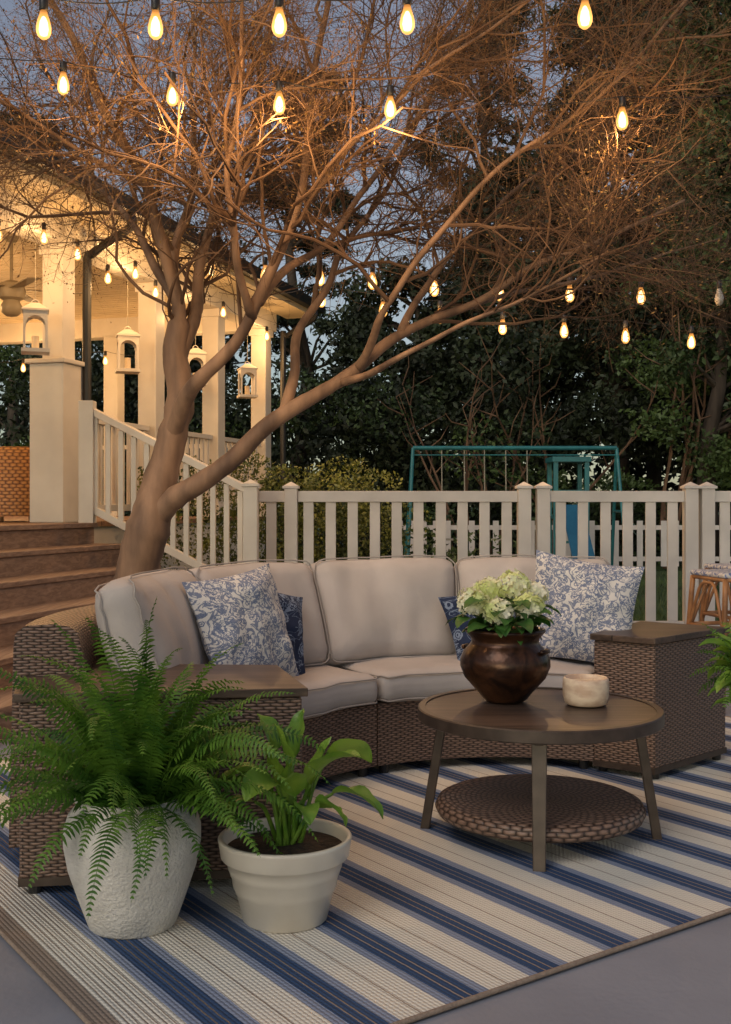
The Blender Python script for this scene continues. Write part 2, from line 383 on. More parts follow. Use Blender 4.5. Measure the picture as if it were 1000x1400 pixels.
def rbox(L,W,Tk,r,nx,ny,nz):
    V=[];F=[];idx={}
    def spaced(n,h,rr):
        e=[-h,-h+rr*.3,-h+rr]; mid=list(np.linspace(-h+rr,h-rr,n+1))[1:-1]
        return e+mid+[h-rr,h-rr*.3,h]
    X=spaced(nx,L/2,r);Y=spaced(ny,W/2,r);Z=spaced(nz,Tk/2,min(r,Tk/2*.95))
    def g(x,y,z):
        k=(round(x,6),round(y,6),round(z,6))
        if k not in idx: idx[k]=len(V); V.append(Vector((x,y,z)))
        return idx[k]
    for a in (0,-1):
        for i in range(len(X)-1):
            for j in range(len(Y)-1): F.append((g(X[i],Y[j],Z[a]),g(X[i+1],Y[j],Z[a]),g(X[i+1],Y[j+1],Z[a]),g(X[i],Y[j+1],Z[a])))
        for i in range(len(X)-1):
            for j in range(len(Z)-1): F.append((g(X[i],Y[a],Z[j]),g(X[i+1],Y[a],Z[j]),g(X[i+1],Y[a],Z[j+1]),g(X[i],Y[a],Z[j+1])))
        for i in range(len(Y)-1):
            for j in range(len(Z)-1): F.append((g(X[a],Y[i],Z[j]),g(X[a],Y[i+1],Z[j]),g(X[a],Y[i+1],Z[j+1]),g(X[a],Y[i],Z[j+1])))
    rz=min(r,Tk/2*.95)
    for p in V:
        q=Vector((max(-L/2+r,min(L/2-r,p.x)),max(-W/2+r,min(W/2-r,p.y)),max(-Tk/2+rz,min(Tk/2-rz,p.z))))
        d=p-q
        if d.length>1e-9:
            d=Vector((d.x/r,d.y/r,d.z/rz)).normalized(); p.x=q.x+d.x*r;p.y=q.y+d.y*r;p.z=q.z+d.z*rz
    return V,F
def cushion(name,L,W,Tk,r,puff,fmap,seed,wr=.004,pipez=.8):
    V,F=rbox(L,W,Tk,r,34,20,3)
    def deform(p):
        a=2*p.x/L;b=2*p.y/W; k=max(0,(1-a*a))**.7*max(0,(1-b*b))**.7
        z=p.z*(1+puff*k/(Tk/2)) 
        x=p.x*(1-.015*math.cos(b*PI/2)); y=p.y-.010*(a*a)*(1 if b>0 else 0)*b
        q=Vector((x*3.1+seed,y*3.1,z*2)); w=noise.noise(q)*wr*2.2+noise.noise(Vector((x*9+seed,y*4,z)))*wr*1.6
        edge=(noise.noise(Vector((seed,x*5,y*5))))*.009
        cr=abs(a*b)**3; w+=math.sin((abs(a)-abs(b))*22+seed)*wr*1.1*cr
        return Vector((x+edge,y+edge,z+w))
    P=[fmap(deform(p)) for p in V]
    mb=MB(); mb.add(P,F); o=mb.build(name,M['cush'],sofa,smooth=True)
    mb=MB()
    for sgn in (1,-1):
        path=[];rr=r
        h=Tk/2*pipez*sgn
        cs=[(L/2-rr,W/2-rr,0),(-L/2+rr,W/2-rr,90),(-L/2+rr,-W/2+rr,180),(L/2-rr,-W/2+rr,270)]
        for ci,(cx,cy,a) in enumerate(cs):
            for k in range(5):
                t=rad(a+k*22.5); path.append(Vector((cx+rr*.93*math.cos(t),cy+rr*.93*math.sin(t),h)))
            nx_=cs[(ci+1)%4]; t=rad(a+90)
            s0=path[-1]; e0=Vector((nx_[0]+rr*.93*math.cos(t),nx_[1]+rr*.93*math.sin(t),h))
            for k in range(1,10): path.append(s0.lerp(e0,k/10))
        path.append(path[0]); path=[fmap(deform(p)) for p in path]
        mb.tube(path,.0034,6,cap=False)
    mb.build(name+'_piping',M['pipe'],sofa,smooth=True)
for k,(a0,a1) in enumerate(((66.4,123.7),(124.3,186.5))):
    Rr=1.22; ac=rad((a0+a1)/2); L=rad(a1-a0)*Rr
    cushion('seat_cushion_%d'%(k+1),L,.58,.125,.045,.022,lambda p,ac=ac,Rr=Rr:pol(Rr+p.y,ac-p.x/Rr,.375+p.z),k*5.3,.004)
for k,(a0,a1) in enumerate(((66.8,96.9),(96.9,126.5),(126.5,156.7),(156.7,188))):
    Rr=1.40; ac=rad((a0+a1)/2); L=rad(a1-a0)*Rr*1.01
    def fm(p,ac=ac,Rr=Rr,k=k):
        h=p.y+.235
        rr=1.30+h*.32-p.z*.95
        return pol(rr,ac-p.x/Rr,.435+h*.97+p.z*.3)
    cushion('back_cushion_%d'%(k+1),L,.475,.14,.06,.055,fm,k*3.7+1,.011)
# arms
Lp=[(-.19,3.30),(-.32,3.76),(-1.15,3.80),(-1.01,3.20)]
Rp=[(1.195,4.53),(1.62,4.93),(1.30,5.17),(.975,4.69)]
def grow(poly,d):
    cx=sum(p[0] for p in poly)/len(poly); cy=sum(p[1] for p in poly)/len(poly)
    return [(x+(x-cx)/math.hypot(x-cx,y-cy)*d,y+(y-cy)/math.hypot(x-cx,y-cy)*d) for x,y in poly]
for nm,P in (('left',Lp),('right',Rp)):
    mb=MB(); mb.prism(P,.05,.572); mb.build('arm_box_'+nm,M['wick'],sofa,bevel=.008)
    mb=MB(); mb.prism(grow(P,.02),.574,.60); o=mb.build('arm_top_'+nm,M['wood_top'],sofa,bevel=.003)
    mb=MB()
    mb.prism(grow(P,.004),.035,.06); mb.build('arm_frame_'+nm,M['metal_br'],sofa)
    mb=MB()
    for x,y in grow(P,-.05): mb.lathe([(0,0),(.018,0),(.022,.045),(0,.045)],(x,y,0),12)
    mb.build('arm_feet_'+nm,M['black'],sofa)
# throw pillows
def pillow(name,c,face_ang,lean,roll,size,mat,thick=.075,seed=0):
    n=30;mb=MB();P=[];F=[];U=[]
    nrm=Vector((math.cos(face_ang)*math.cos(lean),math.sin(face_ang)*math.cos(lean),math.sin(lean)))
    side=Vector((0,0,1)).cross(nrm).normalized(); up=nrm.cross(side).normalized()
    cr,sr=math.cos(roll),math.sin(roll); sx=side*cr+up*sr; sy=up*cr-side*sr
    for sg in (1,-1):
        b=len(P)
        for i in range(n+1):
            for j in range(n+1):
                u=-1+2*i/n;v=-1+2*j/n
                x=size/2*u*(1-.085*(1-v*v)*abs(u)**2); y=size/2*v*(1-.085*(1-u*u)*abs(v)**2)
                z=sg*thick*(max(0,1-u*u)**.6)*(max(0,1-v*v)**.6)
                w=noise.noise(Vector((u*2.2+seed,v*2.2,sg)))*.035*(1-max(abs(u),abs(v))**4)
                w+=math.sin(math.atan2(v,u)*9+seed*2+noise.noise(Vector((u*2,v*2,seed)))*4)*.008*max(abs(u),abs(v))**1.5*(1-max(abs(u),abs(v))**6)
                z+=w+.022*math.sin(u*1.8+seed)*v
                P.append(Vector(c)+sx*x+sy*y+nrm*z)
        for i in range(n):
            for j in range(n):
                q=[b+i*(n+1)+j,b+(i+1)*(n+1)+j,b+(i+1)*(n+1)+j+1,b+i*(n+1)+j+1]
                F.append(q if sg>0 else q[::-1]); uu=[(i/n,j/n),((i+1)/n,j/n),((i+1)/n,(j+1)/n),(i/n,(j+1)/n)]
                U.append(uu if sg>0 else uu[::-1])
    mb.add(P,F,U); return mb.build(name,mat,None,smooth=True,recalc=False)
def face(a): return rad(a+180)
pillow('throw_pillow',pol(1.14,rad(158),.665),face(142),.30,.10,.47,M['toile'],.10,1)
pillow('throw_pillow',pol(1.22,rad(145),.62),face(132),.35,-.25,.40,M['navyp'],.07,2)
pillow('throw_pillow',pol(1.18,rad(71),.675),face(76),.30,-.13,.49,M['toile'],.10,3)
pillow('throw_pillow',pol(1.16,rad(92),.60),face(92),.35,.25,.36,M['navyp'],.07,4)

# ------------------------------------------------------------------ table
TC=(.605,3.82); tab=empty('round_coffee_table',(TC[0],TC[1],0))
mb=MB(); mb.lathe([(0,.418),(.395,.418),(.395,.444),(0,.444)],(*TC,0),64); mb.build('table_top',M['wood_top'],tab)
mb=MB(); mb.lathe([(.396,.405),(.418,.405),(.422,.409),(.422,.444),(.418,.448),(.396,.448),(.396,.405)],(*TC,0),72); mb.build('rim',M['metal_br'],tab,smooth=True,autosm=True)
mb=MB()
for a in (171,261,351,81):
    a=rad(a); p=Vector((TC[0]+.335*math.cos(a),TC[1]+.335*math.sin(a),.405)); q=Vector((TC[0]+.40*math.cos(a),TC[1]+.40*math.sin(a),.0))
    t=Vector((-math.sin(a),math.cos(a),0))
    ra=Vector((math.cos(a),math.sin(a),0))
    w,d=.021,.016
    P=[]
    for c_,ww in ((q,.020),(p,.025)):
        for sx,sy in ((-1,-1),(1,-1),(1,1),(-1,1)): P.append(c_+t*ww*sx+ra*d*sy)
    mb.add(P,[(0,1,2,3),(4,5,6,7),(0,1,5,4),(1,2,6,5),(2,3,7,6),(3,0,4,7)])
    mb.beam((TC[0]+.02*math.cos(a),TC[1]+.02*math.sin(a),.40),(TC[0]+.37*math.cos(a),TC[1]+.37*math.sin(a),.40),.03,.02)
mb.build('legs',M['metal_br'],tab,bevel=.003)
M['coil']=wicker('woven_coil',(.25,.16,.12),(.035,.02,.014),.018,.045)
mb=MB(); prof=[(.0,.075),(.33,.075),(.352,.08),(.362,.10),(.352,.122),(.335,.13)]
for i in range(24): prof.append((.335*(1-(i+1)/24.0),.13))
mb.lathe(prof,(*TC,0),90); mb.build('woven_shelf',M['coil'],tab,smooth=True)

# urn with hydrangea
UX,UY,UZ=.50,3.93,.449
hy=empty('potted_hydrangea',(UX,UY,UZ))
mb=MB(); mb.lathe([(0,0),(.068,0),(.078,.008),(.105,.04),(.145,.085),(.161,.125),(.160,.15),(.148,.18),(.128,.20),(.120,.212),(.122,.225),(.138,.243),(.145,.25),(.142,.258),(.132,.258),(.112,.235),(.105,.22),(0,.22)],(UX,UY,UZ),64)
for a in (150,330):
    a=rad(a); c=Vector((UX+.145*math.cos(a),UY+.145*math.sin(a),UZ+.185)); t=Vector((-math.sin(a),math.cos(a),0)); o_=Vector((math.cos(a),math.sin(a),0))
    mb.tube([c+t*.03*math.cos(k*PI/8)+o_*.014*math.sin(k*PI/8) for k in range(9)],.008,8)
mb.build('bronze_urn',M['bronze'],hy,smooth=True)
heads=[(.385,3.92,.80,.058),(.47,3.86,.775,.052),(.535,3.97,.855,.062),(.575,3.88,.79,.054),(.45,4.0,.84,.052),(.61,3.99,.825,.050)]
C=[];A=[];B=[]
for hx,hyy,hz,hr in heads:
    n=72
    for i in range(n):
        z=1-1.75*(i+.5)/n; r=math.sqrt(1-z*z); ph=i*2.39996
        d=Vector((r*math.cos(ph),r*math.sin(ph),z)); c=Vector((hx,hyy,hz))+Vector((d.x*hr,d.y*hr,d.z*hr*.82))*(1+rnd.uniform(-.12,.12))
        nn=(d+Vector((rnd.gauss(0,.25),rnd.gauss(0,.25),rnd.gauss(0,.25)))).normalized(); s=nn.orthogonal().normalized(); s.rotate(Matrix.Rotation(rnd.uniform(0,PI),3,nn)); tt=nn.cross(s)
        ps=.0088*rnd.uniform(.8,1.2)
        for e_ in (s,-s,tt,-tt):
            f_=nn.cross(e_); C.append(c+e_*ps*.95-nn*.001); A.append((e_+nn*rnd.uniform(-.1,.35)).normalized()*ps); B.append(f_*ps*.8)
quads_obj('flower_heads',np.array(C),np.array(A),np.array(B),M['hydf'],hy)
def blade(mb,base,dr,length,width,droop,cup=.25,n=9,m=6,twist=0,wave=0,tipw=1.0,mi=0):
    d=Vector(dr).normalized(); p=Vector(base); P=[];F=[]; side=d.cross(Vector((0,0,1)))
    if side.length<.1: side=Vector((rnd.uniform(-1,1),rnd.uniform(-1,1),0))
    side.normalize(); side.rotate(Matrix.Rotation(twist,3,d))
    for i in range(n+1):
        t=i/n; w=width*math.sin(PI*min(1,t**.75*.985+.015))**.8*(1 if t<.97 else .5)
        if i==n: w=.0005
        nr=side.cross(d).normalized()
        for j in range(-m//2,m//2+1):
            s=j/(m/2); P.append(p+side*w*s+nr*(abs(s)**1.5*w*cup+math.sin(t*14+j)*wave*abs(s)))
        p=p+d*length/n; d=(d+Vector((0,0,-droop/n))).normalized()
        side=(side-d*side.dot(d)).normalized()
    k=m+1
    for i in range(n):
        for j in range(m): F.append((i*k+j,i*k+j+1,(i+1)*k+j+1,(i+1)*k+j))
    mb.add(P,F,None,mi); return p
mb=MB()
for i in range(46):
    a=rnd.uniform(0,2*PI); r=rnd.uniform(.02,.10); z=UZ+.25+rnd.uniform(0,.12)
    blade(mb,(UX+r*math.cos(a),UY+r*math.sin(a),z),(math.cos(a),math.sin(a),rnd.uniform(-.1,.6)),rnd.uniform(.08,.12),rnd.uniform(.026,.036),rnd.uniform(.5,1.4),.2,wave=.002,twist=rnd.uniform(-.4,.4))
for hx,hyy,hz,hr in heads:
    mb.tube([(UX,UY,UZ+.22),((UX+hx)/2,(UY+hyy)/2,(UZ+.25+hz)/2),(hx,hyy,hz-.02)],.003,5)
    for k in range(4):
        a=rnd.uniform(0,2*PI); blade(mb,(hx+.02*math.cos(a),hyy+.02*math.sin(a),hz-hr*.9),(math.cos(a),math.sin(a),.1),.09,.028,1.1,.2,wave=.002)
mb.build('leaves',M['hydl'],hy,smooth=True,recalc=False)
# candle bowl
cb=empty('stone_candle_bowl',(.775,3.86,.449))
mb=MB(); mb.lathe([(0,0),(.066,0),(.074,.006),(.080,.03),(.081,.07),(.079,.090),(.074,.095),(.069,.092),(.067,.075),(0,.075)],(.775,3.86,.449),48); mb.build('bowl',M['stone'],cb,smooth=True)
mb=MB(); mb.lathe([(0,.07),(.0665,.07),(.0665,.078),(0,.078)],(.775,3.86,.449),32)
for a in (0,2.1,4.2): mb.tube([(.775+.025*math.cos(a),3.86+.025*math.sin(a),.526),(.775+.026*math.cos(a),3.86+.025*math.sin(a),.540)],.0012,5)
mb.build('wax',M['wax'],cb)

# ------------------------------------------------------------------ planters
def fern_fronds(mb,c,nf,rad0,Lr,elr,seed,backcut=True):
    r=random.Random(seed)
    for i in range(nf):
        az=2*PI*i*.618034+r.uniform(-.3,.3); fe_=((i+.5)/nf)**.9; el=elr[0]+(elr[1]-elr[0])*fe_; L=r.uniform(*Lr)*(1+.15*fe_)
        if backcut and math.sin(az)>.2: L*=.80; el=max(el,.75)
        d=Vector((math.cos(az)*math.cos(el),math.sin(az)*math.cos(el),math.sin(el)))
        p=Vector(c)+Vector((math.cos(az),math.sin(az),0))*r.uniform(0,rad0)
        n=18; pts=[]; g=r.uniform(1.3,2.6)*(1.05 if el>1.1 else 1); bend=r.uniform(-.6,.6)
        for k in range(n+1):
            pts.append(p.copy()); p=p+d*L/n
            d=(d+Vector((-math.sin(az)*bend/n,math.cos(az)*bend/n,-g/n*(.3+1.1*k/n)))).normalized()
        mb.tube(pts,[.0024*(1-.8*k/n) for k in range(n+1)],3)
        tw=r.uniform(-.8,.8); pw=r.uniform(.038,.052)
        npn=int(32*L/.4)
        for k in range(2,npn):
            t=k/npn; f=t*n; i0=min(int(f),n-1); q=pts[i0].lerp(pts[i0+1],f-i0); dd=(pts[i0+1]-pts[i0]).normalized()
            sd=dd.cross(Vector((0,0,1))); 
            if sd.length<.05: sd=Vector((-math.sin(az),math.cos(az),0))
            sd.normalize(); sd.rotate(Matrix.Rotation(tw,3,dd)); up=sd.cross(dd)
            w=.0070*(1-.5*t)
            for sg in (1,-1):
                pl=pw*min(1,.35+t*3)*(1-t**2.5*.9)*r.uniform(.82,1.12)
                pd=(sd*sg+dd*r.uniform(.2,.42)+up*r.uniform(-.25,.3)-Vector((0,0,.10))).normalized()
                b=q; m1=b+pd*pl*.4; m2=b+pd*pl*.75+Vector((0,0,-pl*.08)); tip=b+pd*pl+Vector((0,0,-pl*.2))
                mb.add([b-dd*w*.7,b+dd*w*.7,m1+dd*w*.9+up*.0012,m2+dd*w*.55,tip,m2-dd*w*.55,m1-dd*w*.9+up*.0012],[(0,1,2,6),(6,2,3,5),(5,3,4)])
fp=empty('potted_fern',(-.634,2.99,0))
mb=MB(); prof=[(0,0),(.112,0),(.118,.006),(.145,.08),(.172,.16),(.184,.225),(.184,.265),(.172,.305),(.152,.328),(.148,.338),(.155,.346),(.156,.352),(.148,.356),(.138,.35),(.134,.32),(0,.32)]
mb.lathe(prof,(-.634,2.99,.009),72); mb.build('white_pot',M['potw'],fp,smooth=True)
mb=MB(); mb.lathe([(0,.33),(.134,.325)],(-.634,2.99,.009),24); mb.build('soil',M['soil'],fp,recalc=False)
mb=MB(); fern_fronds(mb,(-.620,2.99,.34),145,.08,(.35,.55),(.12,1.5),3)
mb.build('fronds',M['fern'],fp,recalc=False)
hp=empty('potted_hosta',(-.222,3.03,0))
H0=(-.222,3.03,.009)
mb=MB(); mb.lathe([(0,0),(.112,0),(.117,.005),(.133,.075),(.136,.078),(.139,.088),(.143,.095),(.148,.125),(.151,.128),(.154,.138),(.157,.145),(.160,.168),(.172,.172),(.177,.178),(.183,.218),(.185,.224),(.182,.229),(.172,.229),(.168,.222),(.160,.18),(0,.18)],H0,72); mb.build('cream_pot',M['potc'],hp,smooth=True)
mb=MB()
mb.lathe([(0,.205),(.05,.207),(.10,.200),(.166,.196)],H0,30); mb.build('soil',M['soil'],hp,smooth=True,recalc=False)
mb=MB(); ms=MB()
hl=[((-.27,2.98,.42),(-.95,-.2,.35),.16,.050,1.5),((-.215,3.00,.43),(-.15,-.2,.9),.14,.045,.6),((-.15,3.02,.38),(.5,-.15,.9),.18,.066,1.5),((-.09,3.0,.36),(.9,-.35,.3),.17,.052,1.5),
    ((-.24,2.95,.40),(-.45,-.6,.5),.14,.045,1.8),((-.12,3.06,.42),(.7,.35,.6),.17,.058,1.6),((-.29,3.06,.38),(-.85,.25,.1),.15,.048,1.5),((-.17,2.96,.33),(.2,-.8,.6),.12,.035,1.8),((-.25,3.08,.46),(-.3,.2,.9),.12,.045,1.0),((-.21,3.0,.31),(.0,-.3,1),.16,.028,.5),((-.16,3.04,.34),(.25,0,1),.18,.032,.8),((-.19,2.97,.36),(-.1,-.5,.9),.14,.04,1.4),
    ((-.30,2.99,.34),(-.8,-.4,.2),.13,.038,1.6),((-.20,3.10,.44),(.1,.3,1),.14,.045,.9),((-.13,2.97,.33),(.6,-.6,.5),.13,.036,1.8),((-.235,3.0,.37),(-.2,-.3,1),.15,.026,.5)]
for b_,d_,L,w,dr in hl:
    base=Vector((H0[0]+rnd.uniform(-.03,.03)+(b_[0]-H0[0])*.15,H0[1]+rnd.uniform(-.03,.03),.20)); b_=Vector(b_)
    pts=smoothpath([base,base.lerp(b_,.55)+Vector((0,0,.03)),b_],5)
    ms.tube(pts,[.0075*(1-.4*k/len(pts)) for k in range(len(pts))],6)
    blade(mb,b_,d_,L,w,dr,.35,12,8,rnd.uniform(-.7,.7),.004)
mb.build('leaves',M['hosta'],hp,smooth=True,recalc=False); ms.build('stems',M['hosta'],hp,smooth=True)
# right side plant
RX=1.54
rp=empty('leafy_potted_plant',(RX,4.30,0)); 
mb=MB(); mb.lathe([(0,0),(.05,0),(.06,.15),(.065,.30),(.07,.32),(.062,.32),(.06,.29),(0,.29)],(RX,4.30,.009),48); mb.build('pot',M['potw'],rp,smooth=True)
mb=MB(); 
for i in range(50):
    a=rnd.uniform(0,2*PI); el=rnd.uniform(-.2,1.1); L=rnd.uniform(.13,.19)
    b_=Vector((RX+.06*math.cos(a),4.30+.06*math.sin(a),.34+rnd.uniform(0,.22)))
    mb.tube([(RX,4.30,.29),b_],.004,5); blade(mb,b_,(math.cos(a)*math.cos(el),math.sin(a)*math.cos(el),math.sin(el)),L,.040,1.5,.3,10,6,rnd.uniform(-.4,.4),.003)
mb.build('leaves',M['hosta'],rp,smooth=True,recalc=False)
mb=MB(); fern_fronds(mb,(RX,4.30,.44),50,.06,(.20,.29),(.3,1.5),9,False); mb.build('fronds',M['fern'],rp,recalc=False)
# bar stools
for X0,Y0 in ((2.14,6.3),(2.42,6.95)):
    bs_=empty('rattan_bar_stool',(X0,Y0,0)); mb=MB(); mw=MB()
    mw.box((X0,Y0,.755),(.40,.40,.03),.2); mw.build('woven_seat',M['wstrap'],bs_,bevel=.012)
    for i in range(4):
        a=rad(45+90*i)+.2; c1=Vector((X0+.26*math.cos(a),Y0+.26*math.sin(a),.735)); c2=Vector((X0+.32*math.cos(a),Y0+.32*math.sin(a),0))
        mb.tube(smoothpath([c1,c1.lerp(c2,.5)+Vector((0,0,0)),c2],3),.016,8)
        a2=rad(45+90*(i+1))+.2; d1=Vector((X0+.26*math.cos(a2),Y0+.26*math.sin(a2),.735))
        for z,rr in ((.73,.26),(.45,.285),(.22,.30)):
            mb.tube([(X0+rr*math.cos(a),Y0+rr*math.sin(a),z),(X0+rr*math.cos(a2),Y0+rr*math.sin(a2),z)],.012,8)
        e1=c1.lerp(c2,.45); e2=d1.lerp(Vector((X0+.32*math.cos(a2),Y0+.32*math.sin(a2),0)),.45)
        md=(c1+d1)/2
        mb.tube(smoothpath([e1,e1.lerp(md,.55)+Vector((0,0,.08)),md+Vector((0,0,-.03)),e2.lerp(md,.55)+Vector((0,0,.08)),e2],4),.010,6)
    mb.build('cane_frame',M['rattan'],bs_,smooth=True)

# ------------------------------------------------------------------ fence
FY=9.0
def fence_run(par,x0,x1,y=FY,zt=1.262,pitch=.185,pw=.084,name='panel'):
    mb=MB(); L=x1-x0
    mb.box(((x0+x1)/2,y,zt-.045),(L,.05,.09)); mb.box(((x0+x1)/2,y,.15),(L,.05,.09))
    n=max(1,int(round(L/pitch))); 
    for i in range(n):
        x=x0+(i+.5)*L/n+rnd.uniform(-.003,.003); mb.box((x,y,(zt-.09+.195)/2),(pw,.022,zt-.09-.195-.002))
    mb.build(name,M['fencew'],par,bevel=.004)
def post(mb,x,y,h=1.28,w=.105):
    mb.box((x,y,h/2),(w,w,h)); mb.box((x,y,h+.012),(w+.03,w+.03,.022))
    a=w/2+.008; mb.add([(x-a,y-a,h+.024),(x+a,y-a,h+.024),(x+a,y+a,h+.024),(x-a,y+a,h+.024),(x,y,h+.06)],[(0,1,4),(1,2,4),(2,3,4),(3,0,4),(0,3,2,1)])
fe=empty('white_picket_fence',(1.0,FY,0))
px=[-.93,-.61,1.30,1.455,2.665,2.80,4.7,6.6]
mb=MB()
for x in px: post(mb,x,FY)
mb.build('posts',M['fencew'],fe,bevel=.004)
for a,b in ((px[0],px[1]),(px[1],px[2]),(px[3],px[4]),(px[5],px[6]),(px[6],px[7])): fence_run(fe,a+.054,b-.054)
ff=empty('far_picket_fence',(4,19.2,0)); mb=MB()
for i in range(60):
    mb.box((.6+i*.21,19.2,.47),(.10,.03,.80))
mb.box((6.8,19.23,.75),(12.6,.04,.08)); mb.box((6.8,19.23,.2),(12.6,.04,.08))
mb.build('pickets',M['fencew'],ff)
# swing set
sw=empty('swing_set',(2.5,18,0)); mb=MB(); ms=MB()
xl,xr,zt=.78,4.12,2.08
mb.tube([(xl,18,zt),(xr,18.0,zt)],.035,10)
for x,s in ((xl,-.12),(xr,.05)):
    for dy in (-.6,.6): mb.tube([(x,18,zt),(x+s,18+dy,0)],.028,8)
    mb.tube([(x+s*.5,17.7,1.04),(x+s*.5,18.3,1.04)],.02,8)
mb.tube([(xl,17.9,zt-.12),(xr,17.9,zt-.12)],.010,6)
for x in (3.05,3.55):
    for y in (17.6,18.2): mb.box((x,y,.95),(.07,.07,1.9))
mb.box((3.3,17.9,1.88),(.62,.72,.08)); mb.box((3.3,17.9,.95),(.56,.66,.05)); mb.box((3.3,17.57,1.35),(.5,.03,.07))
for z in (.3,.55,.8): mb.box((3.3,17.58,z),(.5,.03,.04))
mb.build('frame',M['teal'],sw,smooth=False)
mb=MB()
mb.obox((3.12,17.5,1.1),(.34,0,0),(0,-1.3,-1.05),(0,.02,.05)); mb.build('slide',M['slide'],sw)
for x in (1.25,1.62,1.95,2.3,2.65): 
    ms.tube([(x,18,zt),(x+.01,18,.6)],.010,5)
for x in (1.43,2.12): ms.box((x,18,.58),(.42,.18,.03))
ms.build('swings',M['rope'],sw)

# ------------------------------------------------------------------ porch
O=Vector((-2.6,9.3,0)); sd=Vector((.28,.96,0)).normalized(); nd=Vector((-.96,.28,0)).normalized()
def pp(s,n,z): return O+sd*s+nd*n+Vector((0,0,z))
prz=math.atan2(sd.y,sd.x)
porch=empty('covered_porch',tuple(pp(0,2,0)))
def pbox(mb,s0,s1,n0,n1,z0,z1,mi=0): mb.obox(pp(s0,n0,z0),sd*(s1-s0),nd*(n1-n0),Vector((0,0,z1-z0)),mi)
mb=MB(); pbox(mb,-5,4.8,-.05,5.0,.955,1.0); mb.build('deck_floor',M['deck'],porch)
mb=MB(); pbox(mb,-5,4.75,0,4.95,0,.953); mb.build('foundation_skirt',M['white'],porch)
mb=MB(); pbox(mb,-5,4.8,.0,5.0,3.60,3.63)
for i in range(80): pbox(mb,-5+i*.122,-5+i*.122+.100,0.125,4.9,3.585,3.5985)
mb.build('beadboard_ceiling',M['cream'],porch)
mb=MB(); 
pbox(mb,-5,4.85,-.12,.12,3.34,3.60); pbox(mb,4.62,4.85,.123,5.1,3.34,3.60); pbox(mb,-5,4.85,5.1,5.3,3.34,3.60)
mb.build('header_beams',M['white'],porch,bevel=.006)
mb=MB(); pbox(mb,-5,5.2,-.50,-.122,3.565,3.60); mb.build('soffit',M['cream'],porch)
mb=MB(); pbox(mb,-5,5.2,-.53,-.503,3.56,3.74); mb.build('fascia',M['cream'],porch)
mb=MB()
pbox(mb,-5,5.25,-.63,-.533,3.62,3.74)
mb.tube(smoothpath([pp(.17,-.58,3.64),pp(.17,-.58,3.5),pp(.17,-.22,3.30),pp(.17,-.17,3.1),pp(.17,-.17,1.6),pp(.17,-.17,.2)],3),.038,10)
mb.tube(smoothpath([pp(4.95,-.58,3.64),pp(4.95,-.58,3.5),pp(4.95,-.22,3.30),pp(4.95,-.17,3.1),pp(4.95,-.17,.2)],3),.038,10)
mb.build('gutter_and_downspouts',M['black'],porch)
mb=MB(); a,b,c,d=pp(-5.1,-.6,3.75),pp(5.3,-.6,3.75),pp(5.3,3.5,5.0),pp(-5.1,3.5,5.0)
e_,f_=pp(5.3,6.5,4.0),pp(-5.1,6.5,4.0)
mb.add([a,b,c,d,e_,f_,*(p-Vector((0,0,.06)) for p in (a,b,c,d,e_,f_))],[(0,1,2,3),(3,2,4,5),(6,9,8,7),(9,11,10,8),(0,6,7,1),(1,7,8,2),(2,8,10,4),(4,10,11,5),(5,11,9,3),(3,9,6,0)])
mb.build('shingle_roof',M['shing'],porch)
mb=MB()
cols=[0,1.68,3.18,4.62]
for s_c in cols+[-3.4]:
    w=.098; pbox(mb,s_c-w,s_c+w,-w,w,1.0,3.34); pbox(mb,s_c-w-.022,s_c+w+.022,-w-.022,w+.022,3.25,3.339); pbox(mb,s_c-w-.02,s_c+w+.02,-w-.02,w+.02,1.001,1.15)
for s_c,n_c in ((4.7,2.1),(4.7,4.2),(0,5.2),(2.3,5.2),(-2.5,5.2)):
    w=.10; pbox(mb,s_c-w,s_c+w,n_c-w,n_c+w,1.0,3.34)
pbox(mb,-.16,.16,-.14,.18,1.0,2.33); pbox(mb,-.19,.19,-.17,.21,2.331,2.37)
mb.build('columns',M['white'],porch,bevel=.008)
def prail(mb,s0,n0,s1,n1,z=1.0):
    p=pp(s0,n0,0);q=pp(s1,n1,0);L=(q-p).length;d=(q-p)/L
    mb.beam(p+Vector((0,0,z+.90)),q+Vector((0,0,z+.90)),.09,.05); mb.beam(p+Vector((0,0,z+.12)),q+Vector((0,0,z+.12)),.05,.06)
    k=int(L/.125)
    for i in range(k):
        c=p+d*(L*(i+.5)/k); mb.box((c.x,c.y,z+.512),(.038,.038,.72),prz)
mb=MB()
prail(mb,.21,0,1.56,0); prail(mb,1.80,0,3.06,0); prail(mb,3.30,0,4.5,0); prail(mb,4.7,.12,4.7,5.1); prail(mb,-5,5.2,4.6,5.2)
mb.build('porch_railing',M['white'],porch,bevel=.004)
# ceiling fan
M['fan']=basic('fan_painted_wood',(.30,.25,.18),(.24,.20,.14),.5)
fc=pp(.5,.80,0); mb=MB(); mb.lathe([(0,3.60),(.07,3.60),(.05,3.55),(.015,3.54),(.015,3.20),(.05,3.19),(.11,3.16),(.13,3.09),(.11,3.03),(.07,3.01),(.095,2.96),(.085,2.9),(.05,2.87),(0,2.86)],(fc.x,fc.y,0),28)
for k in range(5):
    a=k*2*PI/5+.3; d=Vector((math.cos(a),math.sin(a),0)); t=Vector((-math.sin(a),math.cos(a),.15))
    mb.obox(Vector((fc.x,fc.y,3.11))+d*.13-t*.06,d*.5,t*.13,Vector((0,0,.01)))
mb.build('ceiling_fan',M['fan'],porch,smooth=True,autosm=True)
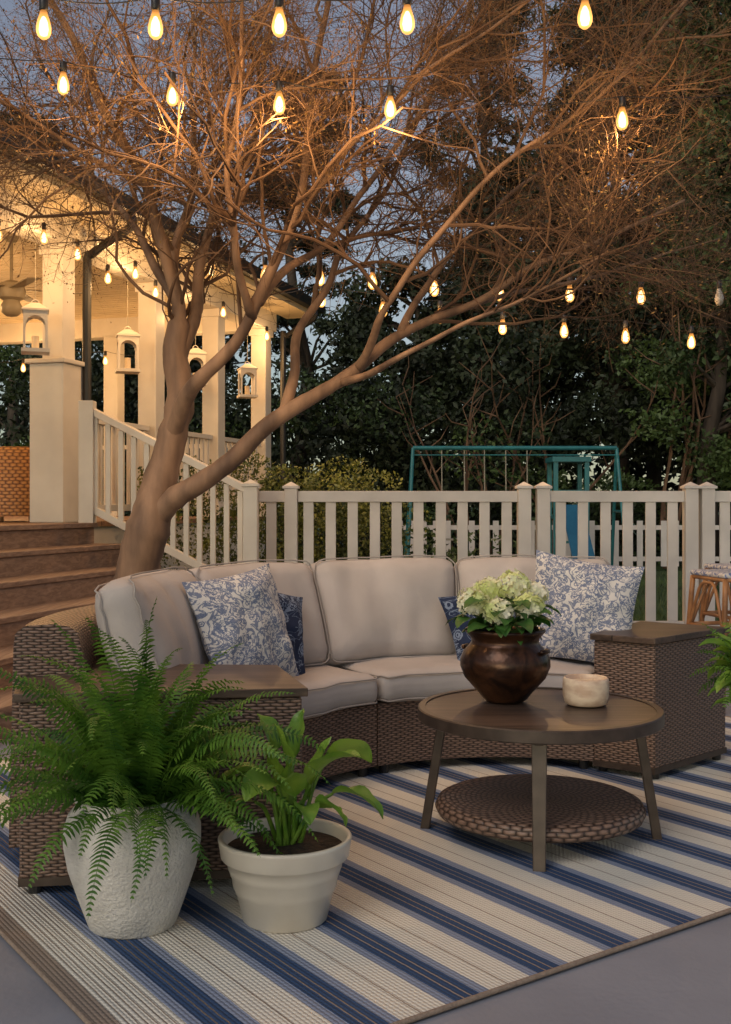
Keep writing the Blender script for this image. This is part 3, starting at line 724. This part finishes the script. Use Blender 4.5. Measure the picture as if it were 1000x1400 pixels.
# flood light under eave
mb=MB(); c=pp(-.12,-.34,3.50); mb.box(c,(.06,.06,.07)); 
for k in (-1,1):
    q=c+sd*.09*k+Vector((0,0,-.08)); mb.tube([c,q],.018,8)
mb.build('floodlight_body',M['cream'],porch)
mb=MB()
for k in (-1,1):
    q=c+sd*.10*k+Vector((0,0,-.12)); mb.lathe([(0,-.06),(.04,-.05),(.055,-.02),(.04,.02),(.02,.05)],q,20)
mb.build('floodlight_bulbs',M['flash'],porch,smooth=True)
# stairs
st_=empty('wooden_stairs',(-2.2,8.0,0)); F0=Vector((-2.22,9.0,0)); od=-nd
mb=MB(); L=3.6
for k in range(1,6):
    f0=F0+od*(.29*(k-1)); z=1.0-.167*k
    mb.obox(f0-sd*L+Vector((0,0,z-.035))-od*.02,sd*L,od*.33,Vector((0,0,.035)))
    mb.obox(f0-sd*L+Vector((0,0,0))-od*.001,sd*(L-.01),od*.29,Vector((0,0,z-.037)))
mb.obox(F0-sd*L+Vector((0,0,.965))-od*.35,sd*L,od*.38,Vector((0,0,.037)))
mb.obox(F0-sd*L-od*.35,sd*L,od*.345,Vector((0,0,.963)))
mb.build('treads_and_risers',M['step'],st_,bevel=.005)
sr=empty('stair_railing',(-1.6,8.9,0)); mb=MB()
A_=F0+od*(-.05)+Vector((0,0,1.93)); B_=Vector((-.93,8.62,1.27))
mb.beam(A_,B_,.085,.055); dz=Vector((0,0,.80)); mb.beam(A_-dz,B_-dz,.05,.06)
for i in range(12):
    t=(i+.5)/12; q=A_.lerp(B_,t); mb.box((q.x,q.y,q.z-.41),(.042,.042,.74))
post(mb,-.90,8.60,1.29,.11)
mb.box((F0.x-.06,F0.y,1.5),(.12,.12,1.0))
mb.build('rail_and_balusters',M['white'],sr,bevel=.004)
# wicker chair on porch
cc=pp(.3,.62,0); ch=empty('wicker_armchair',(cc.x,cc.y,1.0)); mb=MB(); cx=(cc.x,cc.y)
mb.sweep([(.28,1.05),(.28,1.60),(.30,1.64),(.35,1.65),(.39,1.60),(.38,1.05)],cx,rad(-100),rad(150),30)
mb.lathe([(0,1.08),(.30,1.08),(.32,1.15),(.32,1.36),(.28,1.42),(0,1.44)],(cx[0],cx[1],0),28)
mb.build('woven_shell',M['wick_or'],ch,smooth=True,autosm=True)
mb=MB()
for k in range(4):
    a=rad(45+90*k); mb.tube([(cx[0]+.27*math.cos(a),cx[1]+.27*math.sin(a),1.0),(cx[0]+.27*math.cos(a),cx[1]+.27*math.sin(a),1.1)],.02,8)
mb.build('feet',M['rattan'],ch)
# lanterns
def lantern(c,s=1.0):
    par=empty('hanging_lantern',tuple(c)); mb=MB(); w=.085*s; h=.30*s; x,y,z=c
    ca=Vector((math.cos(.3),math.sin(.3),0)); cb_=Vector((-math.sin(.3),math.cos(.3),0))
    def P(a,b,zz): return Vector((x,y,z))+ca*a+cb_*b+Vector((0,0,zz))
    def bx(a0,a1,b0,b1,z0,z1): mb.obox(P(a0,b0,z0),ca*(a1-a0),cb_*(b1-b0),Vector((0,0,z1-z0)))
    bx(-w-.015,w+.015,-w-.015,w+.015,-h/2,-h/2+.03)
    t=.018
    for a in (-w,w-t):
        for b in (-w,w-t): bx(a,a+t,b,b+t,-h/2+.03,h/2-.04)
    bx(-w,w,-w,w,h/2-.04,h/2)
    bx(-w-.012,w+.012,-w-.012,w+.012,h/2,h/2+.015)
    r=w-t; zc=h/2-.04-r*.0
    for side in range(4):
        for k in range(8):
            a0=PI*k/8; a1=PI*(k+1)/8; z0=zc-r
            pts=[(r*math.cos(a0),z0+r*math.sin(a0)),(r*math.cos(a1),z0+r*math.sin(a1)),(r*math.cos(a1),zc),(r*math.cos(a0),zc)]
            V_=[]
            for off in (w-.001,w-.008):
                for (u,zz) in pts:
                    V_.append(P(*((u,off) if side==0 else (u,-off) if side==1 else (off,u) if side==2 else (-off,u)),zz))
            mb.add(V_,[(0,1,2,3),(7,6,5,4),(0,1,5,4),(1,2,6,5)])
    q=w+.01; zz=h/2+.015; zt_=zz+.05*s
    mb.add([P(-q,-q,zz),P(q,-q,zz),P(q,q,zz),P(-q,q,zz),P(-.03,-.03,zt_),P(.03,-.03,zt_),P(.03,.03,zt_),P(-.03,.03,zt_)],[(0,1,5,4),(1,2,6,5),(2,3,7,6),(3,0,4,7),(4,5,6,7)])
    mb.tube([P(.03*math.cos(k*PI/6),0,zt_+.03*math.sin(k*PI/6)) for k in range(7)],.004,6)
    mb.build('frame',M['white'],par)
    mb=MB(); mb.lathe([(0,0),(.03,0),(.03,.11),(0,.11)],(x,y,z-h/2+.03),16); mb.build('candle',M['wax'],par)
    mb=MB(); mb.tube([P(0,0,zt_+.03),P(0,0,max(zt_+.04,3.34-z))],.003,5); mb.build('cord',M['rope'],par)
for s_l,z in ((-.38,2.55),(1.16,2.57),(2.66,2.60),(4.12,2.61)): lantern(tuple(pp(s_l,-.02,z)),1.12)

# ------------------------------------------------------------------ string lights
def plight(nm,e,r=.03):
    l=bpy.data.lights.new(nm,'POINT'); l.color=(1,.56,.22); l.shadow_soft_size=r; l.energy=e; return l
LK=plight('bulb_light',10); LF=plight('bulb_light_far',20); LPo=plight('eave_bulb_light',13); LPs=plight('porch_bulb_light',34,.06)
def bulbs(name,pts,light=None,s=1.0,ends=None,unlit=(),sag=.06,lt_every=1,off=0):
    par=empty(name,tuple(pts[0])); mb=MB(); mc=MB(); mw=MB(); mu=MB(); mf=MB()
    prof=[(0,-.100),(.010,-.099),(.020,-.090),(.0265,-.075),(.027,-.058),(.022,-.035),(.015,-.014),(.012,0)]
    prof=[(r*s,z*s) for r,z in prof]
    for i,p in enumerate(pts):
        tgt=mu if i in unlit else mb
        tgt.lathe(prof,p,12)
        k=len(prof)-1; seg=12
        uvs=[]
        for kk in range(seg):
            for j in range(k):
                a=j/k; b=(j+1)/k
                uvs+= [(0,a),(0,a),(0,b),(0,b)]
        tgt.uv[-len(uvs):]=uvs
        if i not in unlit: mf.lathe([(0,-.091*s),(.013*s,-.085*s),(.0175*s,-.066*s),(.014*s,-.04*s),(.006*s,-.022*s),(0,-.018*s)],p,10)
        mc.lathe([(0,0.0),(.0135*s,0),(.016*s,.004*s),(.016*s,.04*s),(.008*s,.05*s),(0,.05*s)],p,12)
        if light and i not in unlit and i%lt_every==off:
            lo=bpy.data.objects.new('bulb_glow_lamp',light); sc.collection.objects.link(lo); lo.location=(p[0],p[1],p[2]-.135*s); attach(lo,par)
    allp=[tuple(p) for p in pts]
    if ends: allp=[ends[0]]+allp+[ends[1]]
    for a,b in zip(allp[:-1],allp[1:]):
        a=Vector(a)+Vector((0,0,.05*s)); b=Vector(b)+Vector((0,0,.05*s)); L=(b-a).length
        mw.tube([a.lerp(b,k/8)-Vector((0,0,L*sag*4*(k/8)*(1-k/8))) for k in range(9)],.0028,5)
    if mb.v: mb.build('bulbs',M['bulb'],par,smooth=True,recalc=False); mf.build('filaments',M['fila'],par,smooth=True,recalc=False)
    if mu.v: mu.build('unlit_bulb',M['flash'],par,smooth=True)
    mc.build('sockets',M['black'],par,smooth=True,autosm=True); mw.build('wire',M['black'],par)
bulbs('string_lights',[(-1.232,4.2,3.04),(-.804,4.2,3.04),(-.33,4.2,3.05),(.16,4.2,3.06),(.84,4.2,3.08)],LK,1.08,((-2.4,4.2,3.4),(2.4,4.2,3.35)))
bulbs('string_lights',[(-1.377,5.0,3.12),(-.88,5.0,3.07),(-.393,5.0,3.03),(.113,5.0,3.01),(1.17,5.0,2.96)],LK,1.02,((-2.6,5,3.4),(2.6,5,3.2)))
bulbs('string_lights',[(-1.70,9.4,3.30),(-1.32,9.4,3.24),(-.86,9.4,3.20),(-.39,9.4,3.17),(.06,9.4,3.14),(.59,9.4,3.08),(1.15,9.4,3.04),(1.75,9.4,3.03),(2.36,9.4,3.01),(3.03,9.4,3.0)],LF,1.45,((-2.2,9.3,3.45),(4.4,9.4,3.1)),(9,),.03,2)
bulbs('string_lights',[(-.4,10,3.09),(.16,10,3.0),(.68,10,2.94),(1.25,10,2.84),(1.81,10,2.81),(2.37,10,2.76),(2.97,10,2.71)],LF,1.4,((-1.6,12,3.4),(4.6,10,2.8)),(),.03,3,1)
bulbs('porch_string_lights',[tuple(pp(s,-.24,z)) for s,z in ((-1.2,3.2),(-.6,3.32),(-.1,3.30),(.4,3.2),(.9,3.34),(1.3,3.24),(1.75,3.34),(2.3,3.26),(2.9,3.32),(3.4,3.24),(4.2,3.25))],LPo,1.15,None,(),.05,3,1)
bulbs('porch_string_lights',[tuple(pp(s,n,z)) for s,n,z in ((-1.5,.6,3.35),(-.9,.9,3.25),(-.3,1.2,3.2),(.4,1.6,3.22),(.9,1.9,3.2),(1.4,2.1,3.2),(2.2,2.6,3.22),(3.1,3.1,3.25),(4.0,3.6,3.3))],LPs,1.1,None,(),.06,3,1)
bulbs('porch_string_lights',[tuple(pp(s,n,z)) for s,n,z in ((4.3,.5,3.1),(4.3,1.0,3.0),(4.3,1.5,2.98),(4.3,2.0,3.05),(4.3,2.6,3.1),(4.3,3.2,3.0),(4.3,3.8,2.98),(4.3,4.5,3.1))],LPs,1.2,None,(),.05,4,1)
bulbs('porch_string_lights',[tuple(pp(s,5.0,z)) for s,z in ((0,2.9),(.7,2.75),(1.4,2.6),(2.1,2.55),(2.8,2.6),(3.5,2.75))],None,1.3,None,(),.05,3)

# ------------------------------------------------------------------ crape myrtle
tr=empty('crape_myrtle_tree',(-1.40,6.1,0)); mb=MB(); mt=MB(); tips=[]
def limb(pts,r0,r1,sides=12,flare=None):
    p=smoothpath(pts,6); n=len(p)
    q=[]
    for i,v in enumerate(p):
        j=noise.noise(v*2.6)*.045; k=noise.noise(v*2.6+Vector((9,3,1)))*.045
        q.append(v+Vector((j,k,0)))
    R_=[]
    for i in range(n):
        r=(r0+(r1-r0)*(i/(n-1))**.75)
        if flare: 
            z=q[i].z; r=np.interp(z,[f[0] for f in flare],[f[1] for f in flare]) if z<flare[-1][0] else r
        R_.append(float(r)*(1+.14*noise.noise(Vector((i*.45,r0*50,0)))))
    mb.tube(q,R_,sides)
    return q,r0,r1
limbs=[]
# trunk and main leader are one continuous stem
limbs.append(limb([(-1.41,6.1,-.02),(-1.37,6.1,.25),(-1.30,6.1,.6),(-1.24,6.1,.90),(-1.18,6.1,1.12),(-1.13,6.12,1.32),(-1.08,6.15,1.52),(-1.045,6.17,1.72),(-1.06,6.2,2.0),(-1.06,6.2,2.21),(-1.11,6.15,2.53),(-1.17,6.1,2.74),(-1.24,6.0,2.98),(-1.42,5.8,3.35),(-1.62,5.6,3.8),(-1.8,5.4,4.3)],.098,.012,22,
  [(0,.165),(.3,.135),(.7,.120),(1.0,.118),(1.15,.108),(1.35,.088),(1.6,.080),(1.9,.074),(2.2,.060)]))
limbs.append(limb([(-1.05,6.19,1.93),(-.99,6.25,2.15),(-.965,6.35,2.35),(-.92,6.45,2.65),(-.85,6.5,2.98),(-.69,6.6,3.35),(-.61,6.7,3.9),(-.5,6.8,4.5)],.050,.010))
limbs.append(limb([(-1.07,6.2,2.2),(-1.09,6.3,2.45),(-1.07,6.4,2.74),(-1.03,6.55,3.14),(-1.08,6.8,3.63),(-1.1,7.0,4.3)],.040,.010))
limbs.append(limb([(-1.08,6.2,2.3),(-1.25,6.4,2.6),(-1.5,6.6,2.95),(-1.8,6.8,3.3),(-2.2,7.0,3.7)],.033,.008))
limbs.append(limb([(-1.09,6.15,1.50),(-.99,6.02,1.72),(-.86,5.92,1.86),(-.68,5.85,2.04),(-.51,5.8,2.33),(-.39,5.8,2.6),(-.33,5.75,2.9),(-.25,5.6,3.35),(-.18,5.5,3.85),(-.1,5.4,4.4)],.054,.009,14))
limbs.append(limb([(-.56,5.82,2.22),(-.42,5.95,2.42),(-.22,6.1,2.6),(.02,6.2,2.95),(.26,6.3,3.35),(.5,6.4,3.8),(.7,6.5,4.3)],.030,.007))
limbs.append(limb([(-.60,5.83,2.14),(-.66,5.6,2.4),(-.68,5.4,2.75),(-.62,5.2,3.15),(-.55,5.0,3.6)],.026,.008))
limbs.append(limb([(-1.24,6.1,.96),(-1.14,6.08,1.10),(-1.04,6.04,1.19),(-.90,6.0,1.27),(-.69,5.95,1.42),(-.49,5.95,1.59),(-.285,6.0,1.74),(-.08,6.05,1.88),(.12,6.15,2.06),(.37,6.25,2.2),(.66,6.3,2.33),(.99,6.35,2.53),(1.44,6.4,2.72),(1.9,6.5,2.95)],.080,.008,18))
limbs.append(limb([(-.42,5.97,1.63),(-.40,6.1,1.9),(-.36,6.25,2.17),(-.21,6.4,2.48),(-.08,6.6,2.8),(.16,6.8,3.2),(.4,7.0,3.7),(.6,7.2,4.3)],.036,.007))
limbs.append(limb([(-.05,6.06,1.9),(.03,5.9,2.05),(.1,5.8,2.2),(.33,5.7,2.5),(.65,5.6,2.83),(1.05,5.5,3.1),(1.45,5.4,3.5),(1.8,5.3,3.9)],.028,.006))
limbs.append(limb([(-.15,6.03,1.82),(.08,5.8,1.87),(.26,5.7,1.95),(.50,5.6,2.08),(.82,5.5,2.2),(1.2,5.4,2.4)],.023,.006))
limbs.append(limb([(.20,6.18,2.12),(.35,6.4,2.4),(.6,6.7,2.75),(.9,7.0,3.1),(1.4,7.3,3.5),(1.9,7.5,3.9)],.025,.006))
limbs.append(limb([(.6,6.3,2.3),(.95,6.7,2.45),(1.4,7.1,2.6),(1.9,7.4,2.8),(2.5,7.6,3.0)],.018,.006))
limbs.append(limb([(-.30,5.72,2.75),(-.05,5.6,3.0),(.25,5.5,3.25),(.6,5.4,3.5),(1.0,5.3,3.75)],.016,.006))
limbs.append(limb([(-1.2,6.05,2.9),(-1.45,5.9,3.0),(-1.75,5.7,3.15),(-2.1,5.5,3.35)],.018,.006))
mb.build('trunk_and_limbs',M['bark'],tr,smooth=True)
R2=random.Random(11)
def spawn(path,r0,r1,level,cnt,Lr):
    n=len(path)
    for i in range(cnt):
        t=R2.uniform(.28 if level==1 else .12,1.0); f=t*(n-1); k=min(int(f),n-2); p=path[k].lerp(path[k+1],f-k)
        if p.z<2.0 or (level>=2 and p.z<2.62 and p.x<.9 and R2.random()<.62): continue
        d=(path[k+1]-path[k]).normalized(); r=(r0+(r1-r0)*t)
        ax=d.orthogonal().normalized(); ax.rotate(Matrix.Rotation(R2.uniform(0,2*PI),3,d))
        nd_=d.copy(); nd_.rotate(Matrix.Rotation(rad(R2.uniform(25,65)),3,ax))
        if level<=2: nd_=(nd_+Vector((0,0,.10))).normalized()
        L=R2.uniform(*Lr[level-1]); sg={1:8,2:6,3:4,4:2}[level]
        q=p.copy(); pts=[q.copy()]; 
        for s in range(sg):
            nd_=(nd_+Vector((R2.gauss(0,.24),R2.gauss(0,.24),R2.gauss(.01,.20)))).normalized()
            q=q+nd_*L/sg; pts.append(q.copy())
        if q.y<4.3 or q.z<1.98: continue
        rr=min(r*.6,{1:.0125,2:.006,3:.0034,4:.0022}[level]); re=rr*.45
        mt.tube(pts,[rr+(re-rr)*j/sg for j in range(sg+1)],{1:6,2:4,3:3,4:3}[level],cap=False)
        if level<4: spawn(pts,rr,re,level+1,{1:8,2:7,3:4}[level],Lr)
        if level>=3: tips.append((pts[-1],nd_))
for q,a,b in limbs: spawn(q,a,b,1,13,[(.6,1.35),(.3,.75),(.15,.40),(.08,.20)])
mt.build('twigs',M['twig'],tr,recalc=False)
print('tips',len(tips))
C=[];A=[];B=[]
for p,d in tips:
    for k in range(R2.choice((0,1,1,2))):
        c=p+Vector((R2.gauss(0,.012),R2.gauss(0,.012),R2.gauss(0,.012))); a=Vector((R2.gauss(0,1),R2.gauss(0,1),R2.gauss(0,1))).normalized(); b=a.orthogonal().normalized(); s=R2.uniform(.005,.012)
        C.append(c);A.append(a*s);B.append(b*s*.5)
quads_obj('buds_and_seed_pods',np.array(C),np.array(A),np.array(B),M['tleaf'],tr)

# ------------------------------------------------------------------ background vegetation
def rc(x,y,z,r,j=.3): return (x+npr.normal()*j,y+npr.normal()*j,z+npr.normal()*j,r*npr.uniform(.7,1.3),r*npr.uniform(.7,1.3),r*npr.uniform(.55,1.0))
leafcloud('boxwood_hedge',[rc(x,10.4,z,.40,.09) for x in np.arange(-1.6,.15,.26) for z in (.35,.8,1.25)],1100,.020,M['box'],None,.55,.7)
leafcloud('low_shrubs',[rc(x,10.6,z,.4,.15) for x in np.arange(.2,1.5,.35) for z in (.2,.5)],500,.03,M['fol2'],None,.5,.7)
leafcloud('evergreen_shrubs',[rc(x,npr.uniform(21,24),z*npr.uniform(.85,1.1),1.15,.5) for x in np.arange(-8,15,1.0) for z in (.6,1.8,3.0,4.1)],800,.075,M['fol1'],None,.5,.5)
leafcloud('evergreen_shrubs',[rc(x,npr.uniform(20,21.5),z,.8,.5) for x in np.arange(-6,13,2.2) for z in (.5,1.5,2.6)],800,.055,M['fol2'],None,.5,.6)
def bgtree(name,x,y,h,zb,cr,mat,n,nper,size,pine=False,aspect=.5):
    par=empty(name,(x,y,0)); mbt=MB(); cl=[]
    pts=[Vector((x+noise.noise(Vector((k*.4,x,0)))*.5,y,h*k/8)) for k in range(9)]
    mbt.tube(pts,[.22*(1-.85*k/8) for k in range(9)],8)
    for i in range(n):
        t=npr.uniform(0,1); z=zb+(h-zb)*t; rr=cr*(1-.65*t)*npr.uniform(.35,1) if pine else cr*math.sqrt(max(.08,1-(2*t-1)**2))*npr.uniform(.3,1)
        a=npr.uniform(0,2*PI); c=Vector((x+rr*math.cos(a),y+rr*math.sin(a)*.8,z+(-.15*rr if pine else 0)))
        k=min(int(z/h*8),7); mbt.tube([pts[k],pts[k].lerp(c,.5)+Vector((0,0,.2)),c],[.05,.03,.012],5,cap=False)
        s=cr*.22 if pine else cr*.26
        cl.append((c.x,c.y,c.z,s*npr.uniform(.7,1.5),s*npr.uniform(.7,1.5),s*npr.uniform(.3,.55) if pine else s*npr.uniform(.5,.9)))
    mbt.build('trunk_and_branches',M['dbark'],par,smooth=True,recalc=False)
    leafcloud('foliage',cl,nper,size,mat,par,aspect,.2)
bgtree('pine_tree',-1.6,26,11.5,3,2.2,M['fol3'],45,320,.12,True,.2)
bgtree('pine_tree',2.9,27,14.5,3,2.6,M['fol3'],70,330,.12,True,.2)
bgtree('pine_tree',5.6,25,15,3.5,3.0,M['fol3'],90,330,.12,True,.2)
bgtree('pine_tree',9.5,31,18,4,3.6,M['fol3'],90,330,.14,True,.2)
bgtree('pine_tree',-9.5,30,12,3,2.6,M['fol3'],40,300,.14,True,.22)
bgtree('broadleaf_tree',7.9,20,13,2.6,3.2,M['fol2'],105,450,.075)
bgtree('broadleaf_tree',6.4,19.5,6.4,1.5,1.9,M['fol2'],40,450,.06)
bgtree('broadleaf_tree',11.5,26,16,3,4.2,M['fol1'],95,420,.11)
bgtree('broadleaf_tree',7.2,28,15,3,3.4,M['fol1'],85,420,.11)
bgtree('broadleaf_tree',1.0,24,6.2,1.5,2.1,M['fol1'],40,400,.08)
bgtree('broadleaf_tree',-5.0,27,7.5,2,2.8,M['fol1'],40,400,.10)
bgtree('broadleaf_tree',3.8,24,9.0,2,2.3,M['fol1'],55,420,.085)
cl=[]
for x in np.arange(-26,30,1.7):
    top=5.0+1.5*math.sin(x*.7)+ (6.5 if x>4 else 0)+npr.uniform(-1,1.5)
    for z in np.arange(.8,top,1.4): cl.append(rc(x,33,z,1.6,.5))
leafcloud('distant_trees',cl,300,.18,M['fol1'],None,.55,.4)
# bare saplings behind the lawn
for x,y,h in ((1.7,20.0,3.6),(3.5,20.3,4.2),(5.4,19.8,5.5),(6.2,20.2,6.0),(2.3,19.9,3.0)):
    par=empty('bare_sapling',(x,y,0)); mbt=MB(); r=random.Random(int(x*10))
    for k in range(4):
        p=Vector((x,y,0)); d=Vector((r.uniform(-.35,.35),r.uniform(-.2,.2),1)).normalized(); pts=[p.copy()]
        for j in range(8):
            p=p+d*h/8; d=(d+Vector((r.gauss(0,.15),r.gauss(0,.1),0))).normalized(); pts.append(p.copy())
            if j>2:
                e=Vector((r.uniform(-1,1),r.uniform(-.5,.5),r.uniform(.2,1))).normalized(); mbt.tube([p,p+e*.35,p+e*.6+Vector((r.uniform(-.2,.2),0,.1))],[.014,.010,.005],4)
        mbt.tube(pts,[.038*(1-.8*j/8) for j in range(9)],5)
    mbt.build('stems',M['twig'],par)
n=26000; C=np.stack([npr.uniform(-1,8,n),9.3+npr.uniform(0,1,n)**1.5*9,np.full(n,.03)],1); A=np.stack([npr.normal(0,.012,n),npr.normal(0,.012,n),npr.uniform(.025,.05,n)],1); B=np.stack([npr.uniform(-.006,.006,n),npr.uniform(-.004,.004,n),np.zeros(n)],1)
quads_obj('grass_blades',C,A,B,M['fol2'])

# ------------------------------------------------------------------ light, world, camera
w=bpy.data.worlds.new('World'); sc.world=w; w.use_nodes=True; nt=w.node_tree
bg=nt.nodes['Background']; sky=nt.nodes.new('ShaderNodeTexSky'); sky.sky_type='NISHITA'; sky.sun_disc=False
sky.sun_elevation=rad(7); sky.sun_rotation=rad(200); sky.ozone_density=1.8
hs=nt.nodes.new('ShaderNodeHueSaturation'); hs.inputs['Saturation'].default_value=.6; hs.inputs['Hue'].default_value=.525
nt.links.new(sky.outputs[0],hs.inputs['Color']); nt.links.new(hs.outputs[0],bg.inputs[0]); bg.inputs[1].default_value=.135
sl=bpy.data.lights.new('sun','SUN'); sl.energy=1.0; sl.angle=rad(35); sl.color=(1,.88,.77); so=bpy.data.objects.new('sun',sl); sc.collection.objects.link(so)
so.rotation_euler=(rad(42),0,rad(-34))
cam=bpy.data.cameras.new('camera'); co=bpy.data.objects.new('camera',cam); sc.collection.objects.link(co); sc.camera=co
co.location=(0,0,1.15); co.rotation_euler=(rad(90),0,0); cam.lens=1500/1400*36; cam.sensor_width=36; cam.clip_end=1000; cam.shift_y=-10/1400
sc.view_settings.view_transform='Standard'; sc.view_settings.look='None'; sc.view_settings.exposure=0
